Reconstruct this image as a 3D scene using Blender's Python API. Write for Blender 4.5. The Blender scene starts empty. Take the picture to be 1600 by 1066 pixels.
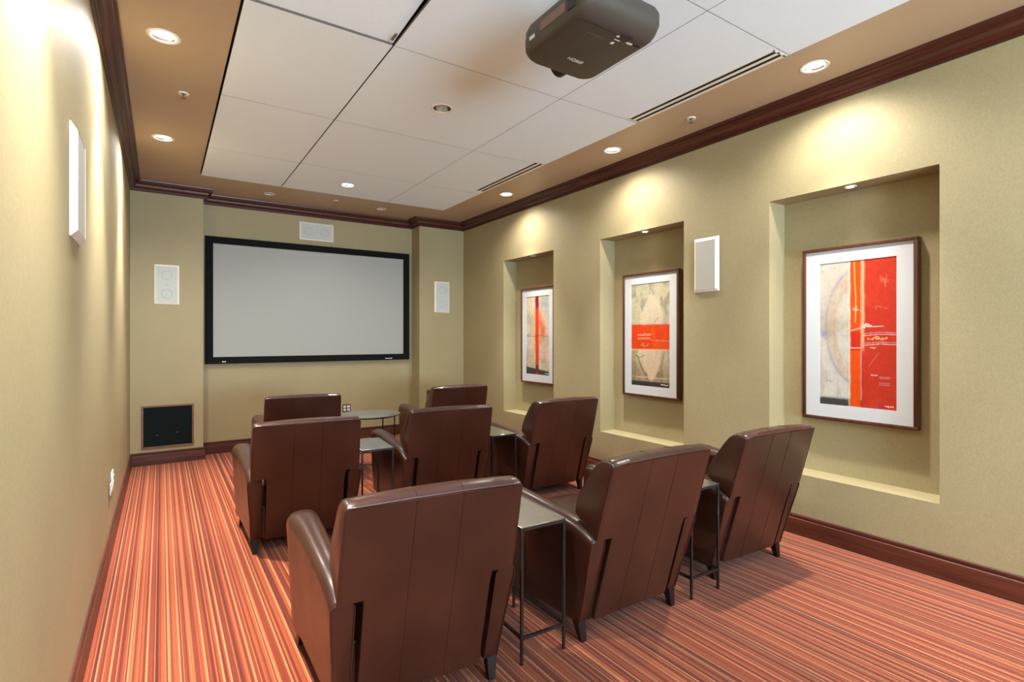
import bpy, bmesh, math, random
import numpy as np
from mathutils import Vector, Matrix

PI = math.pi
S = bpy.context.scene
COL = S.collection

# ------------------------------------------------------------------ camera
cam_d = bpy.data.cameras.new('camera')
cam = bpy.data.objects.new('camera', cam_d)
COL.objects.link(cam)
CAM_H = 1.379
cam.location = (0, 0, CAM_H)
cam.rotation_euler = (PI / 2, 0, -0.5847)
cam_d.sensor_width = 36.0
cam_d.sensor_fit = 'HORIZONTAL'
cam_d.lens = 827.35 * 36.0 / 1600.0
cam_d.shift_y = -5.68 / 1600.0
cam_d.clip_start = 0.02
S.camera = cam

# ------------------------------------------------------------------ world and exposure
w = bpy.data.worlds.new('world')
S.world = w
w.use_nodes = True
w.node_tree.nodes['Background'].inputs[0].default_value = (0.75, 0.85, 1.0, 1)
w.node_tree.nodes['Background'].inputs[1].default_value = 0.4
S.view_settings.view_transform = 'Standard'
S.view_settings.look = 'None'
S.view_settings.gamma = 1.0
S.view_settings.use_curve_mapping = False
S.view_settings.exposure = 0.14

# lamp powers (watts), the last for the added fill behind the camera
P_LEFT, P_RIGHT, P_PANEL, P_NICHE, P_FILL = 510, 310, 260, 2.4, 880
LAMP_COL = (1.0, 0.955, 0.89)

# ------------------------------------------------------------------ room numbers
XL, XR = -0.279, 3.721          # left and right wall planes
YP, YB, YF = 6.923, 7.193, -4.6  # pier face, recessed back wall, wall behind
XA, XB = 0.394, 3.022           # inner edges of the two piers
XN = 3.925                      # niche back
NZ0, NZ1 = 0.423, 2.375         # niche sill and head
NICHES = [(4.766, 5.822), (2.962, 3.998), (1.179, 2.199)]
CZ = 3.055                      # soffit
PX = [0.341, 1.105, 2.323, 3.086]                 # ceiling panel seams
PY = [-4.3, -3.1, -1.9, -0.70, 0.50, 1.703, 2.896, 4.13, 5.341, 6.30]
PZ = 3.046                      # underside of the white panels


# added fill light behind the camera, tilted up to brighten the ceiling
def area_light(name, loc, rot, sx, sy, power, col):
    l = bpy.data.lights.new(name, 'AREA')
    l.shape = 'RECTANGLE'
    l.size, l.size_y, l.energy, l.color = sx, sy, power, col
    o = bpy.data.objects.new(name, l)
    o.location, o.rotation_euler = loc, rot
    COL.objects.link(o)
    return o


area_light('added_uplight', (1.45, YF + 0.02, 1.35), (PI / 2 + 1.02, 0, 0), 2.7, 2.0, P_FILL, (0.66, 0.84, 1.0))


# ------------------------------------------------------------------ materials
def srgb(r, g, b):
    def f(c):
        c /= 255.0
        return c / 12.92 if c <= 0.04045 else ((c + 0.055) / 1.055) ** 2.4
    return (f(r), f(g), f(b), 1.0)


class NT:
    def __init__(self, name):
        self.m = bpy.data.materials.new(name)
        self.m.use_nodes = True
        self.t = self.m.node_tree
        self.b = self.t.nodes['Principled BSDF']

    def n(self, typ, **kw):
        nd = self.t.nodes.new(typ)
        for k, v in kw.items():
            if k.startswith('i_'):
                nd.inputs[k[2:].replace('_', ' ')].default_value = v
            else:
                setattr(nd, k, v)
        return nd

    def l(self, a, b):
        self.t.links.new(a, b)

    def set(self, **kw):
        names = dict(col='Base Color', rough='Roughness', spec='Specular IOR Level', metal='Metallic',
                     coat='Coat Weight', coatr='Coat Roughness', sheen='Sheen Weight', emit='Emission Color',
                     emits='Emission Strength')
        for k, v in kw.items():
            self.b.inputs[names[k]].default_value = v
        return self

    def coord(self, kind='Object'):
        return self.n('ShaderNodeTexCoord').outputs[kind]

    def mapped(self, scale, kind='Object', rot=(0, 0, 0)):
        mp = self.n('ShaderNodeMapping')
        mp.inputs['Scale'].default_value = scale
        mp.inputs['Rotation'].default_value = rot
        self.l(self.coord(kind), mp.inputs['Vector'])
        return mp.outputs[0]

    def noise(self, vec, scale, detail=3, rough=0.5):
        nd = self.n('ShaderNodeTexNoise')
        nd.inputs['Scale'].default_value = scale
        nd.inputs['Detail'].default_value = detail
        nd.inputs['Roughness'].default_value = rough
        if vec is not None:
            self.l(vec, nd.inputs['Vector'])
        return nd.outputs['Fac']

    def ramp(self, fac, stops, interp='LINEAR'):
        nd = self.n('ShaderNodeValToRGB')
        cr = nd.color_ramp
        cr.interpolation = interp
        while len(cr.elements) < len(stops):
            cr.elements.new(0.5)
        for e, (p, c) in zip(cr.elements, stops):
            e.position = p
            e.color = c if len(c) == 4 else (*c, 1)
        self.l(fac, nd.inputs[0])
        return nd.outputs[0]

    def mix(self, fac, a, b, mode='MIX'):
        nd = self.n('ShaderNodeMix', data_type='RGBA', blend_type=mode)
        for sock, v in ((0, fac), (6, a), (7, b)):
            if hasattr(v, 'links'):
                self.l(v, nd.inputs[sock])
            else:
                nd.inputs[sock].default_value = v
        return nd.outputs[2]

    def math(self, op, a, b=0.0, c=0.0):
        nd = self.n('ShaderNodeMath', operation=op)
        for i, v in enumerate((a, b, c)):
            if hasattr(v, 'links'):
                self.l(v, nd.inputs[i])
            else:
                nd.inputs[i].default_value = v
        return nd.outputs[0]

    def bump(self, h, strength=0.2, dist=0.01):
        nd = self.n('ShaderNodeBump')
        nd.inputs['Strength'].default_value = strength
        nd.inputs['Distance'].default_value = dist
        self.l(h, nd.inputs['Height'])
        self.l(nd.outputs[0], self.b.inputs['Normal'])


def plain(name, col, rough=0.5, **kw):
    return NT(name).set(col=col, rough=rough, **kw).m


def mat_wall():
    t = NT('wallcovering')
    v = t.coord()
    n1 = t.noise(v, 1.6, 3)
    n2 = t.noise(t.mapped((260, 260, 90)), 1.0, 2)
    base = t.ramp(n1, [(0.35, srgb(160, 147, 112)), (0.65, srgb(166, 153, 117))])
    c = t.mix(0.16, base, t.ramp(n2, [(0.3, srgb(122, 108, 72)), (0.7, srgb(206, 190, 148))]))
    t.l(c, t.b.inputs['Base Color'])
    t.set(rough=0.55, spec=0.3)
    wv = t.n('ShaderNodeTexWave', wave_type='BANDS', bands_direction='DIAGONAL')
    wv.inputs['Scale'].default_value = 90
    wv.inputs['Distortion'].default_value = 0.6
    t.l(v, wv.inputs['Vector'])
    t.bump(t.math('ADD', t.math('MULTIPLY', wv.outputs['Fac'], 0.5), n2), 0.12, 0.002)
    return t.m


def mat_carpet():
    t = NT('striped_carpet')
    sep = t.n('ShaderNodeSeparateXYZ')
    t.l(t.coord(), sep.inputs[0])
    x = sep.outputs[0]

    def cells(width, w_off):
        wn = t.n('ShaderNodeTexWhiteNoise', noise_dimensions='1D')
        t.l(t.math('ADD', t.math('FLOOR', t.math('DIVIDE', x, width)), w_off), wn.inputs['W'])
        return wn.outputs['Value']

    def lines(scale, rnd):
        vo = t.n('ShaderNodeTexVoronoi', voronoi_dimensions='1D', feature='F1')
        vo.inputs['Scale'].default_value = scale
        vo.inputs['Randomness'].default_value = rnd
        t.l(x, vo.inputs['W'])
        return vo.outputs['Distance']

    broad = cells(0.031, 3.3)
    fine = cells(0.0052, 11.7)
    mid = cells(0.0125, 7.1)
    s = t.math('ADD', t.math('MULTIPLY', broad, 0.45), t.math('ADD', t.math('MULTIPLY', mid, 0.35), t.math('MULTIPLY', fine, 0.35)))
    base = t.ramp(s, [(0.15, srgb(78, 27, 14)), (0.40, srgb(116, 45, 23)), (0.62, srgb(134, 57, 31)), (0.9, srgb(150, 76, 44))])
    tan = t.math('LESS_THAN', lines(17.0, 0.75), 0.055)
    tan2 = t.math('LESS_THAN', lines(36.0, 0.9), 0.075)
    dark = t.math('LESS_THAN', lines(31.0, 0.95), 0.13)
    c = t.mix(t.math('MULTIPLY', dark, 0.7), base, srgb(92, 30, 20))
    c = t.mix(t.math('MULTIPLY', tan2, 0.55), c, srgb(172, 112, 70))
    c = t.mix(t.math('MULTIPLY', tan, 0.75), c, srgb(182, 126, 84))
    pile = t.noise(t.mapped((1, 0.6, 1)), 420, 2)
    c = t.mix(0.35, c, t.ramp(pile, [(0.25, (0.2, 0.2, 0.2)), (0.75, (0.95, 0.95, 0.95))]), 'OVERLAY')
    t.l(c, t.b.inputs['Base Color'])
    t.set(rough=0.95, spec=0.1, sheen=0.15)
    t.bump(pile, 0.5, 0.006)
    return t.m


def mat_leather():
    t = NT('brown_leather')
    v = t.coord()
    n1 = t.noise(v, 4.0, 2, 0.5)
    base = t.ramp(n1, [(0.2, srgb(50, 27, 20)), (0.55, srgb(60, 33, 25)), (0.9, srgb(72, 41, 31))])
    sc = t.noise(t.mapped((3, 3, 14)), 9.0, 5, 0.7)
    base = t.mix(t.ramp(sc, [(0.60, (0, 0, 0)), (0.95, (0.25, 0.25, 0.25))]), base, srgb(100, 64, 52))
    t.l(base, t.b.inputs['Base Color'])
    t.l(t.ramp(t.noise(v, 6.0, 2), [(0.2, (0.27, 0.27, 0.27)), (0.8, (0.33, 0.33, 0.33))]), t.b.inputs['Roughness'])
    t.set(spec=0.5, coat=0.12, coatr=0.16)
    wr = t.noise(t.mapped((1, 1, 2.0)), 5, 1)
    gr = t.noise(v, 240, 2)
    t.bump(t.math('ADD', t.math('MULTIPLY', wr, 0.6), t.math('MULTIPLY', gr, 0.02)), 0.07, 0.012)
    return t.m


def mat_wood(name, dark, light, rough=0.3, axis='Y', coat=0.25):
    t = NT(name)
    sc = {'X': (2, 40, 40), 'Y': (40, 2, 40), 'Z': (40, 40, 2)}[axis]
    n = t.noise(t.mapped(sc), 1.0, 4, 0.6)
    t.l(t.ramp(n, [(0.3, dark), (0.7, light)]), t.b.inputs['Base Color'])
    t.set(rough=rough, spec=0.5 if coat else 0.25, coat=coat, coatr=0.2)
    return t.m


def mat_panel():
    t = NT('white_acoustic_panel')
    n = t.noise(t.coord(), 130, 2)
    t.l(t.ramp(n, [(0.3, srgb(232, 243, 250)), (0.7, srgb(238, 249, 255))]), t.b.inputs['Base Color'])
    t.set(rough=0.8, spec=0.2)
    t.bump(n, 0.05, 0.002)
    return t.m


def mat_table(name, lo, hi, metal=0.35):
    t = NT(name)
    n = t.noise(t.coord(), 14, 5, 0.65)
    t.l(t.ramp(n, [(0.3, lo), (0.7, hi)]), t.b.inputs['Base Color'])
    t.set(rough=0.26, spec=0.5, metal=metal)
    return t.m


def mat_emit(name, col, s):
    t = NT(name)
    t.set(col=(1, 1, 1, 1), emit=col, emits=s, rough=0.4)
    return t.m


M = dict(
    wall=mat_wall(), carpet=mat_carpet(), leather=mat_leather(),
    crown=mat_wood('mahogany_crown', srgb(52, 20, 12), srgb(84, 36, 22), 0.36, 'Y', 0.05),
    base=mat_wood('mahogany_baseboard', srgb(62, 26, 16), srgb(98, 46, 28), 0.42, 'Y', 0.05),
    basex=mat_wood('mahogany_baseboard_end', srgb(62, 30, 22), srgb(92, 50, 36), 0.48, 'X', 0.0),
    leg=mat_wood('dark_wood_leg', srgb(24, 12, 10), srgb(38, 20, 15), 0.5, 'Z', 0.0),
    frame=mat_wood('walnut_frame', srgb(62, 32, 20), srgb(96, 54, 34), 0.35, 'Z'),
    subframe=mat_wood('speaker_wood_trim', srgb(96, 62, 38), srgb(130, 88, 56), 0.45, 'X'),
    soffit=plain('tan_soffit_paint', srgb(184, 160, 130), 0.45, spec=0.4),
    panel=mat_panel(), steel=mat_table('dark_steel', srgb(34, 29, 27), srgb(48, 42, 40), 0.15), steeltop=mat_table('grey_steel_top', srgb(158, 158, 152), srgb(176, 176, 169), 0.9),
    edge=plain('raw_panel_edge', srgb(96, 90, 82), 0.9),
    deck=plain('plenum', (0.05, 0.05, 0.05, 1), 0.9),
    white=plain('white_trim_plastic', srgb(236, 230, 216), 0.45),
    grille=plain('pale_grille', srgb(196, 200, 194), 0.6),
    greygrille=plain('grey_grille', srgb(186, 182, 172), 0.65),
    ring=plain('driver_ring', srgb(182, 187, 180), 0.7),  # rings of the drivers showing faintly through the grille
    black=plain('black_velvet', (0.004, 0.004, 0.004, 1), 0.75, spec=0.15),
    subgrille=plain('black_grille_cloth', (0.008, 0.012, 0.013, 1), 0.9, spec=0.1),
    screen=plain('projection_screen_cloth', srgb(168, 169, 165), 0.7, spec=0.2),
    badge=plain('silver_badge', srgb(205, 205, 205), 0.4),
    mat=plain('white_mat_board', srgb(196, 198, 201), 0.8, spec=0.1),
    plate=plain('grey_metal_plate', srgb(116, 108, 94), 0.4, metal=0.4),
    darkplate=plain('dark_wall_plate', srgb(62, 62, 56), 0.6),
    outlet=plain('white_outlet', srgb(234, 230, 220), 0.4),
    projector=plain('projector_plastic', srgb(66, 59, 52), 0.42),
    projdark=plain('projector_black', (0.008, 0.008, 0.008, 1), 0.4),
    lens=plain('lens_glass', (0.01, 0.01, 0.012, 1), 0.08),
    sticker=plain('pale_sticker', srgb(122, 100, 90), 0.6),
    icon=plain('pale_print', srgb(222, 222, 216), 0.5),
    slot=plain('black_slot', (0.003, 0.003, 0.003, 1), 0.9),
    chrome=NT('aluminium_reflector').set(col=(0.8, 0.8, 0.78, 1), metal=1.0, rough=0.22).m,
    brass=plain('brass_head', srgb(150, 120, 86), 0.35, metal=0.7),
    dimbulb=mat_emit('dim_bulb', (1.0, 0.93, 0.82, 1), 1.2),
    bulb=mat_emit('lit_lamp', (1.0, 0.96, 0.88, 1), 14.0),
)


# ------------------------------------------------------------------ mesh helpers
def finish(name, bm, mat=None, parent=None, smooth=None):
    me = bpy.data.meshes.new(name)
    bmesh.ops.recalc_face_normals(bm, faces=bm.faces)
    bm.to_mesh(me)
    bm.free()
    if mat:
        for m in (mat if isinstance(mat, (list, tuple)) else [mat]):
            me.materials.append(m)
    if smooth is not None:
        for p in me.polygons:
            p.use_smooth = True
        me.set_sharp_from_angle(angle=math.radians(smooth))
    o = bpy.data.objects.new(name, me)
    COL.objects.link(o)
    if parent:
        o.parent = parent
    return o


def box(bm, x0, x1, y0, y1, z0, z1, bevel=0.0, seg=2):
    r = bmesh.ops.create_cube(bm, size=1.0)
    vs = r['verts']
    for v in vs:
        v.co = Vector(((x0 + x1) / 2 + v.co.x * (x1 - x0), (y0 + y1) / 2 + v.co.y * (y1 - y0), (z0 + z1) / 2 + v.co.z * (z1 - z0)))
    if bevel > 0:
        es = list({e for v in vs for e in v.link_edges})
        bmesh.ops.bevel(bm, geom=es, offset=bevel, segments=seg, affect='EDGES', profile=0.5)


def boxo(name, b, mat, parent=None, bevel=0.0, seg=2):
    bm = bmesh.new()
    box(bm, *b, bevel=bevel, seg=seg)
    return finish(name, bm, mat, parent, 40 if bevel else None)


def lathe(bm, prof, cx=0, cy=0, n=32, cap0=False, cap1=False):
    rings = []
    for r, z in prof:
        rings.append([bm.verts.new((cx + r * math.cos(2 * PI * i / n), cy + r * math.sin(2 * PI * i / n), z)) for i in range(n)])
    for a, b in zip(rings, rings[1:]):
        for i in range(n):
            bm.faces.new((a[i], a[(i + 1) % n], b[(i + 1) % n], b[i]))
    if cap0:
        bm.faces.new(rings[0])
    if cap1:
        bm.faces.new(rings[-1])


def loft(bm, sections, cap=True):
    rows = [[bm.verts.new(p) for p in s] for s in sections]
    n = len(rows[0])
    for a, b in zip(rows, rows[1:]):
        for i in range(n):
            q = (a[i], a[(i + 1) % n], b[(i + 1) % n], b[i])
            bm.faces.new(q)
    if cap:
        bm.faces.new(rows[0])
        bm.faces.new(rows[-1])


def tube(bm, pts, r, n=8, closed=False):
    pts = [Vector(p) for p in pts]
    secs = []
    m = len(pts)
    for i, p in enumerate(pts):
        if closed:
            d = pts[(i + 1) % m] - pts[i - 1]
        else:
            d = pts[min(i + 1, m - 1)] - pts[max(i - 1, 0)]
        d.normalize()
        up = Vector((0, 0, 1)) if abs(d.z) < 0.9 else Vector((0, 1, 0))
        a = d.cross(up).normalized()
        b = a.cross(d)
        secs.append([p + (a * math.cos(2 * PI * k / n) + b * math.sin(2 * PI * k / n)) * r for k in range(n)])
    if closed:
        secs.append(secs[0])
    loft(bm, secs, cap=not closed)


def thing(name, label, cat, loc=(0, 0, 0), rz=0, group=None):
    o = bpy.data.objects.new(name, None)
    o.empty_display_size = 0.1
    COL.objects.link(o)
    o.location = loc
    o.rotation_euler = (0, 0, rz)
    return tag(o, label, cat, group)


def tag(o, label, cat, group=None):
    o['label'] = label
    o['category'] = cat
    if group:
        o['group'] = group
    elif 'group' in o:
        del o['group']
    return o


def struct(o):
    o['kind'] = 'structure'
    return o


def copy_tree(o, parent=None):
    c = o.copy()
    COL.objects.link(c)
    c.parent = parent
    for ch in list(o.children):
        copy_tree(ch, c)
    return c


def cut(o, cutters):
    """subtract cylinders (x, y, r, z0, z1) from o's mesh"""
    bm = bmesh.new()
    for x, y, r, z0, z1 in cutters:
        lathe(bm, [(r, z0), (r, z1)], x, y, 32, True, True)
    c = finish('cutter', bm)
    md = o.modifiers.new('b', 'BOOLEAN')
    md.operation = 'DIFFERENCE'
    md.solver = 'EXACT'
    md.object = c
    dg = bpy.context.evaluated_depsgraph_get()
    me = bpy.data.meshes.new_from_object(o.evaluated_get(dg))
    o.modifiers.clear()
    o.data = me
    bpy.data.objects.remove(c)


# ------------------------------------------------------------------ lamps' places
LEFT_L = [(0.010, y) for y in (5.33, 3.53, 1.75, -0.05)]
RIGHT_L = [(3.37, y) for y in (5.21, 3.46, 1.70, -0.06)]
PANEL_LIT = (1.70, 5.83)
PANEL_UNLIT = (1.705, 3.50)
BACK_L = [(1.052, 6.72), (2.391, 6.70)]
R_CAN = 0.066

# ------------------------------------------------------------------ the setting
bm = bmesh.new()
box(bm, XL - 0.2, XN + 0.2, YF - 0.2, YB + 0.2, -0.1, 0.0)
struct(finish('floor', bm, M['carpet']))

# left wall, a slab
struct(boxo('wall_left', (XL - 0.15, XL, YF - 0.15, YB + 0.2, 0, 3.3), M['wall']))

# back wall with its two piers
bm = bmesh.new()
box(bm, XL, XR + 0.2, YB, YB + 0.2, 0, 3.3)
box(bm, XL, XA, YP, YB + 0.01, 0, CZ + 0.03)
box(bm, XB, XR + 0.004, YP, YB + 0.01, 0, CZ + 0.03)
struct(finish('wall_back', bm, M['wall']))

# right wall with three picture niches, one mesh
bm = bmesh.new()
ys = [YF - 0.15] + sorted(v for n in NICHES for v in n) + [YB + 0.2]
zs = [0, NZ0, NZ1, 3.3]
for i in range(len(ys) - 1):
    for j in range(3):
        y0, y1, z0, z1 = ys[i], ys[i + 1], zs[j], zs[j + 1]
        hole = j == 1 and any(abs(y0 - a) < 1e-6 for a, b in NICHES)
        x = XN if hole else XR
        bm.faces.new([bm.verts.new(p) for p in ((x, y0, z0), (x, y1, z0), (x, y1, z1), (x, y0, z1))])
        if hole:
            for q in (((XR, y0, z0), (XN, y0, z0), (XN, y0, z1), (XR, y0, z1)), ((XR, y1, z0), (XN, y1, z0), (XN, y1, z1), (XR, y1, z1)),
                      ((XR, y0, z0), (XR, y1, z0), (XN, y1, z0), (XN, y0, z0)), ((XR, y0, z1), (XR, y1, z1), (XN, y1, z1), (XN, y0, z1))):
                bm.faces.new([bm.verts.new(p) for p in q])
box(bm, XN + 0.01, XN + 0.15, YF - 0.15, YB + 0.2, 0, 3.3)
box(bm, XR, XN + 0.05, YF - 0.15, YB + 0.2, 3.29, 3.3)
bmesh.ops.remove_doubles(bm, verts=bm.verts, dist=1e-5)
me_o = finish('wall_right', bm, M['wall'])
struct(me_o)

# unseen wall behind the camera, with an invented wide window for the fill
WX0, WX1, WZ0, WZ1 = 0.05, 2.85, 0.3, 2.4
bm = bmesh.new()
for b in ((XL, WX0, 0, 3.3), (WX1, XN, 0, 3.3), (WX0, WX1, 0, WZ0), (WX0, WX1, WZ1, 3.3)):
    box(bm, b[0], b[1], YF - 0.1, YF, b[2], b[3])
struct(finish('wall_front', bm, M['wall']))
bm = bmesh.new()
for b in ((WX0, WX0 + 0.05, WZ0, WZ1), (WX1 - 0.05, WX1, WZ0, WZ1), (WX0, WX1, WZ0, WZ0 + 0.05), (WX0, WX1, WZ1 - 0.05, WZ1), (1.425, 1.475, WZ0, WZ1)):
    box(bm, b[0], b[1], YF - 0.09, YF - 0.03, b[2], b[3])
struct(finish('added_window_1', bm, M['white']))  # invented window frame, added around the fill light

# tan soffit around the panel field, with holes for the cans
bm = bmesh.new()
g = 0.012
cans = [(x, y, R_CAN, CZ - 0.05, CZ + 0.1) for x, y in LEFT_L + RIGHT_L] + [(x, y, 0.045, CZ - 0.05, CZ + 0.1) for x, y in BACK_L]
for b in ((XL, PX[0] - g, YF, YB), (PX[3] + g, XR, YF, YB), (PX[0] - g, PX[3] + g, PY[-1] + g, YB), (PX[0] - g, PX[3] + g, YF, PY[0] - g)):
    piece = boxo('piece', (b[0], b[1], b[2], b[3], CZ, CZ + 0.03), M['soffit'])
    here = [c for c in cans if b[0] < c[0] < b[1] and b[2] < c[1] < b[3]]
    if here:
        cut(piece, here)
    bm.from_mesh(piece.data)
    bpy.data.objects.remove(piece)
ceil = finish('ceiling', bm, M['soffit'])
struct(ceil)
boxo('plenum_deck', (XL - 0.1, XN + 0.1, YF - 0.1, YB + 0.1, 3.30, 3.34), M['deck'], ceil)
GAPX = {1: 0.0045, 2: 0.002}
for i in range(3):
    for j in range(len(PY) - 1):
        x0 = PX[i] + (GAPX.get(i, 0))
        x1 = PX[i + 1] - (GAPX.get(i + 1, 0))
        y0, y1 = PY[j] + 0.0018, PY[j + 1] - 0.0018
        bm = bmesh.new()
        box(bm, x0, x1, y0, y1, PZ, PZ + 0.016)
        for f_ in bm.faces:
            if abs(f_.normal.z) < 0.5:
                f_.material_index = 1
        if i == 0 and j == 5:       # the panel that has slipped up out of line
            for v in bm.verts:
                fx = (v.co.x - x0) / (x1 - x0)
                fy = (y1 - v.co.y) / (y1 - y0)
                v.co.z += 0.012 + 0.055 * fx * fy
        p = finish('ceiling_panel', bm, [M['panel'], M['edge']], ceil)
        if i == 1:
            for px, py in (PANEL_LIT, PANEL_UNLIT):
                if y0 < py < y1:
                    cut(p, [(px, py, R_CAN, PZ - 0.05, PZ + 0.06)])
# the small metal clip that shows at the slipped panel's corner
bm = bmesh.new()
box(bm, 1.070, 1.082, 2.775, 2.845, PZ - 0.004, PZ + 0.004)
finish('panel_clip', bm, M['plate'], ceil)

# crown moulding and baseboards, mitred around the room
LOOP = [(XL, YF), (XL, YP), (XA, YP), (XA, YB), (XB, YB), (XB, YP), (XR, YP), (XR, YF)]


def offset_pt(k, d):
    n = len(LOOP)
    p = Vector(LOOP[k])
    a = (p - Vector(LOOP[k - 1])).normalized()
    b = (Vector(LOOP[(k + 1) % n]) - p).normalized()
    na, nb = Vector((a.y, -a.x)), Vector((b.y, -b.x))
    m = na + nb
    m /= m.dot(na)
    return p + m * d


def moulding(name, segs, prof, mat):
    bm = bmesh.new()
    for s in segs:
        rows = []
        for k in (s, (s + 1) % len(LOOP)):
            rows.append([bm.verts.new((*offset_pt(k, d), z)) for d, z in prof])
        for i in range(len(prof) - 1):
            bm.faces.new((rows[0][i], rows[0][i + 1], rows[1][i + 1], rows[1][i]))
    bmesh.ops.remove_doubles(bm, verts=bm.verts, dist=1e-5)
    return struct(finish(name, bm, mat, None, 25))


def curve(p0, p1, bulge, n=6):
    out = []
    for i in range(1, n):
        t = i / n
        d = Vector((p1[0] - p0[0], p1[1] - p0[1]))
        nrm = Vector((-d.y, d.x))
        out.append((p0[0] + d.x * t + nrm.x * bulge * math.sin(PI * t), p0[1] + d.y * t + nrm.y * bulge * math.sin(PI * t)))
    return out


CROWN = [(0, 2.944), (0.010, 2.944)] + curve((0.010, 2.944), (0.016, 2.957), -0.3, 4) + [(0.016, 2.957), (0.016, 2.962), (0.022, 2.962), (0.022, 2.967)]
CROWN += curve((0.022, 2.967), (0.048, 2.990), -0.16) + [(0.048, 2.990)] + curve((0.048, 2.990), (0.074, 3.024), 0.16) + [(0.074, 3.024), (0.080, 3.024), (0.080, 3.030)]
CROWN += curve((0.080, 3.030), (0.094, 3.042), -0.2, 4) + [(0.094, 3.042), (0.094, CZ)]
BASE = [(0, 0.141), (0.007, 0.141), (0.011, 0.136), (0.012, 0.124), (0.009, 0.118), (0.009, 0.114), (0.016, 0.110), (0.018, 0.104), (0.018, 0)]
moulding('trim_1', [0], CROWN, M['crown'])
moulding('trim_2', [1, 2, 3, 4, 5], CROWN, M['crown'])
moulding('trim_3', [6], CROWN, M['crown'])
moulding('trim_4', [7], CROWN, M['crown'])
moulding('baseboard_left', [0], BASE, M['base'])
moulding('baseboard_back', [1, 2, 3, 4, 5], BASE, M['basex'])
moulding('baseboard_right', [6], BASE, M['base'])
moulding('baseboard_front', [7], BASE, M['basex'])


# ------------------------------------------------------------------ recessed lamps
def spot(parent, loc, power, angle, blend, radius, col=LAMP_COL):
    l = bpy.data.lights.new('lamp_light', 'SPOT')
    l.energy, l.spot_size, l.spot_blend, l.shadow_soft_size, l.color = power, angle, blend, radius, col
    o = bpy.data.objects.new('lamp_light', l)
    COL.objects.link(o)
    o.parent = parent
    o.location = loc
    return o


def downlight(x, y, z, label, lit, power, group, r=R_CAN, spot_deg=150):
    t = thing('recessed_downlight', label, 'ceiling light', (x, y, z), 0, group)
    bm = bmesh.new()
    lathe(bm, [(r - 0.002, 0.004), (r - 0.002, -0.001), (r + 0.006, -0.004), (r + 0.014, -0.003), (r + 0.016, 0.0)], n=40)
    finish('trim_ring', bm, M['white'], t, 40)
    bm = bmesh.new()
    depth = 0.022 if lit else 0.10
    lathe(bm, [(r - 0.002, 0.003), (r * 0.93, depth * 0.4), (r * 0.80, depth), (r * 0.55, depth * 1.25)], n=40)
    finish('reflector', bm, M['chrome'], t, 40)
    bm = bmesh.new()
    if lit:
        lathe(bm, [(0.001, depth * 0.55), (r * 0.5, depth * 0.58), (r * 0.90, depth * 0.66), (r * 0.90, depth * 0.9)], n=32, cap0=True, cap1=True)
        finish('lamp', bm, M['bulb'], t, 40)
        spot(t, (0, 0, -0.012), power * 0.22, math.radians(150), 0.8, 0.05)
        spot(t, (0, 0, -0.012), power, math.radians(66), 1.0, 0.05)
    else:
        lathe(bm, [(0.001, depth * 0.45), (r * 0.2, depth * 0.5), (r * 0.34, depth * 0.8), (r * 0.30, depth * 1.2)], n=24, cap0=True, cap1=True)
        finish('lamp', bm, M['chrome'] if power == 0 else M['dimbulb'], t, 40)
    return t


GL = 'downlights along the left soffit'
GR = 'downlights along the right soffit'
ln = ['lit round downlight in the tan left soffit, the farther of its two, nearer the screen',
      'large glaring round downlight in the tan left soffit, nearest the camera'] + ['recessed downlight in the left soffit behind the camera'] * 1
for (x, y), lb in zip(LEFT_L, ln):
    downlight(x, y, CZ, lb, True, P_LEFT, GL)
ln = ['lit downlight in the right soffit nearest the screen end, smallest of its row',
      'middle lit downlight of the right soffit row, above the middle picture niche',
      'brightest starry downlight of the right soffit, nearest the camera above the large niche'] + ['recessed downlight in the right soffit behind the camera'] * 1
for (x, y), lb in zip(RIGHT_L, ln):
    downlight(x, y, CZ, lb, True, P_RIGHT, GR)
downlight(*PANEL_LIT, PZ, 'lit white downlight set in the white ceiling panels near the screen', True, P_PANEL, None)
downlight(*PANEL_UNLIT, PZ, 'unlit downlight with bare metal reflector in the middle white ceiling panel', False, 0, None)
for (x, y), lb in zip(BACK_L, ('small dim downlight in the brown back soffit above the left half of the screen',
                               'small dim downlight in the brown back soffit above the right half of the screen')):
    downlight(x, y, CZ, lb, False, 1, None, 0.045)


def niche_light(y, label, lit):
    t = thing('niche_downlight', label, 'ceiling light', (3.79, y, NZ1), 0, 'small downlights in the picture niches')
    bm = bmesh.new()
    lathe(bm, [(0.022, -0.001), (0.024, -0.005), (0.036, -0.004), (0.038, 0.0)], n=32)
    finish('trim_ring', bm, M['white'], t, 40)
    bm = bmesh.new()
    lathe(bm, [(0.0235, -0.0005), (0.0235, -0.003), (0.012, -0.0045), (0.001, -0.005)], n=32, cap0=True, cap1=True)
    finish('lamp', bm, M['bulb'] if lit else M['chrome'], t, 40)
    if lit:
        spot(t, (0, 0, -0.015), P_NICHE, math.radians(66), 0.8, 0.012)


niche_light(1.683, 'small lit downlight in the top of the nearest picture niche', True)
niche_light(3.461, 'small lit downlight in the top of the middle picture niche', True)
niche_light(5.256, 'small unlit downlight in the top of the farthest picture niche', False)


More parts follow.
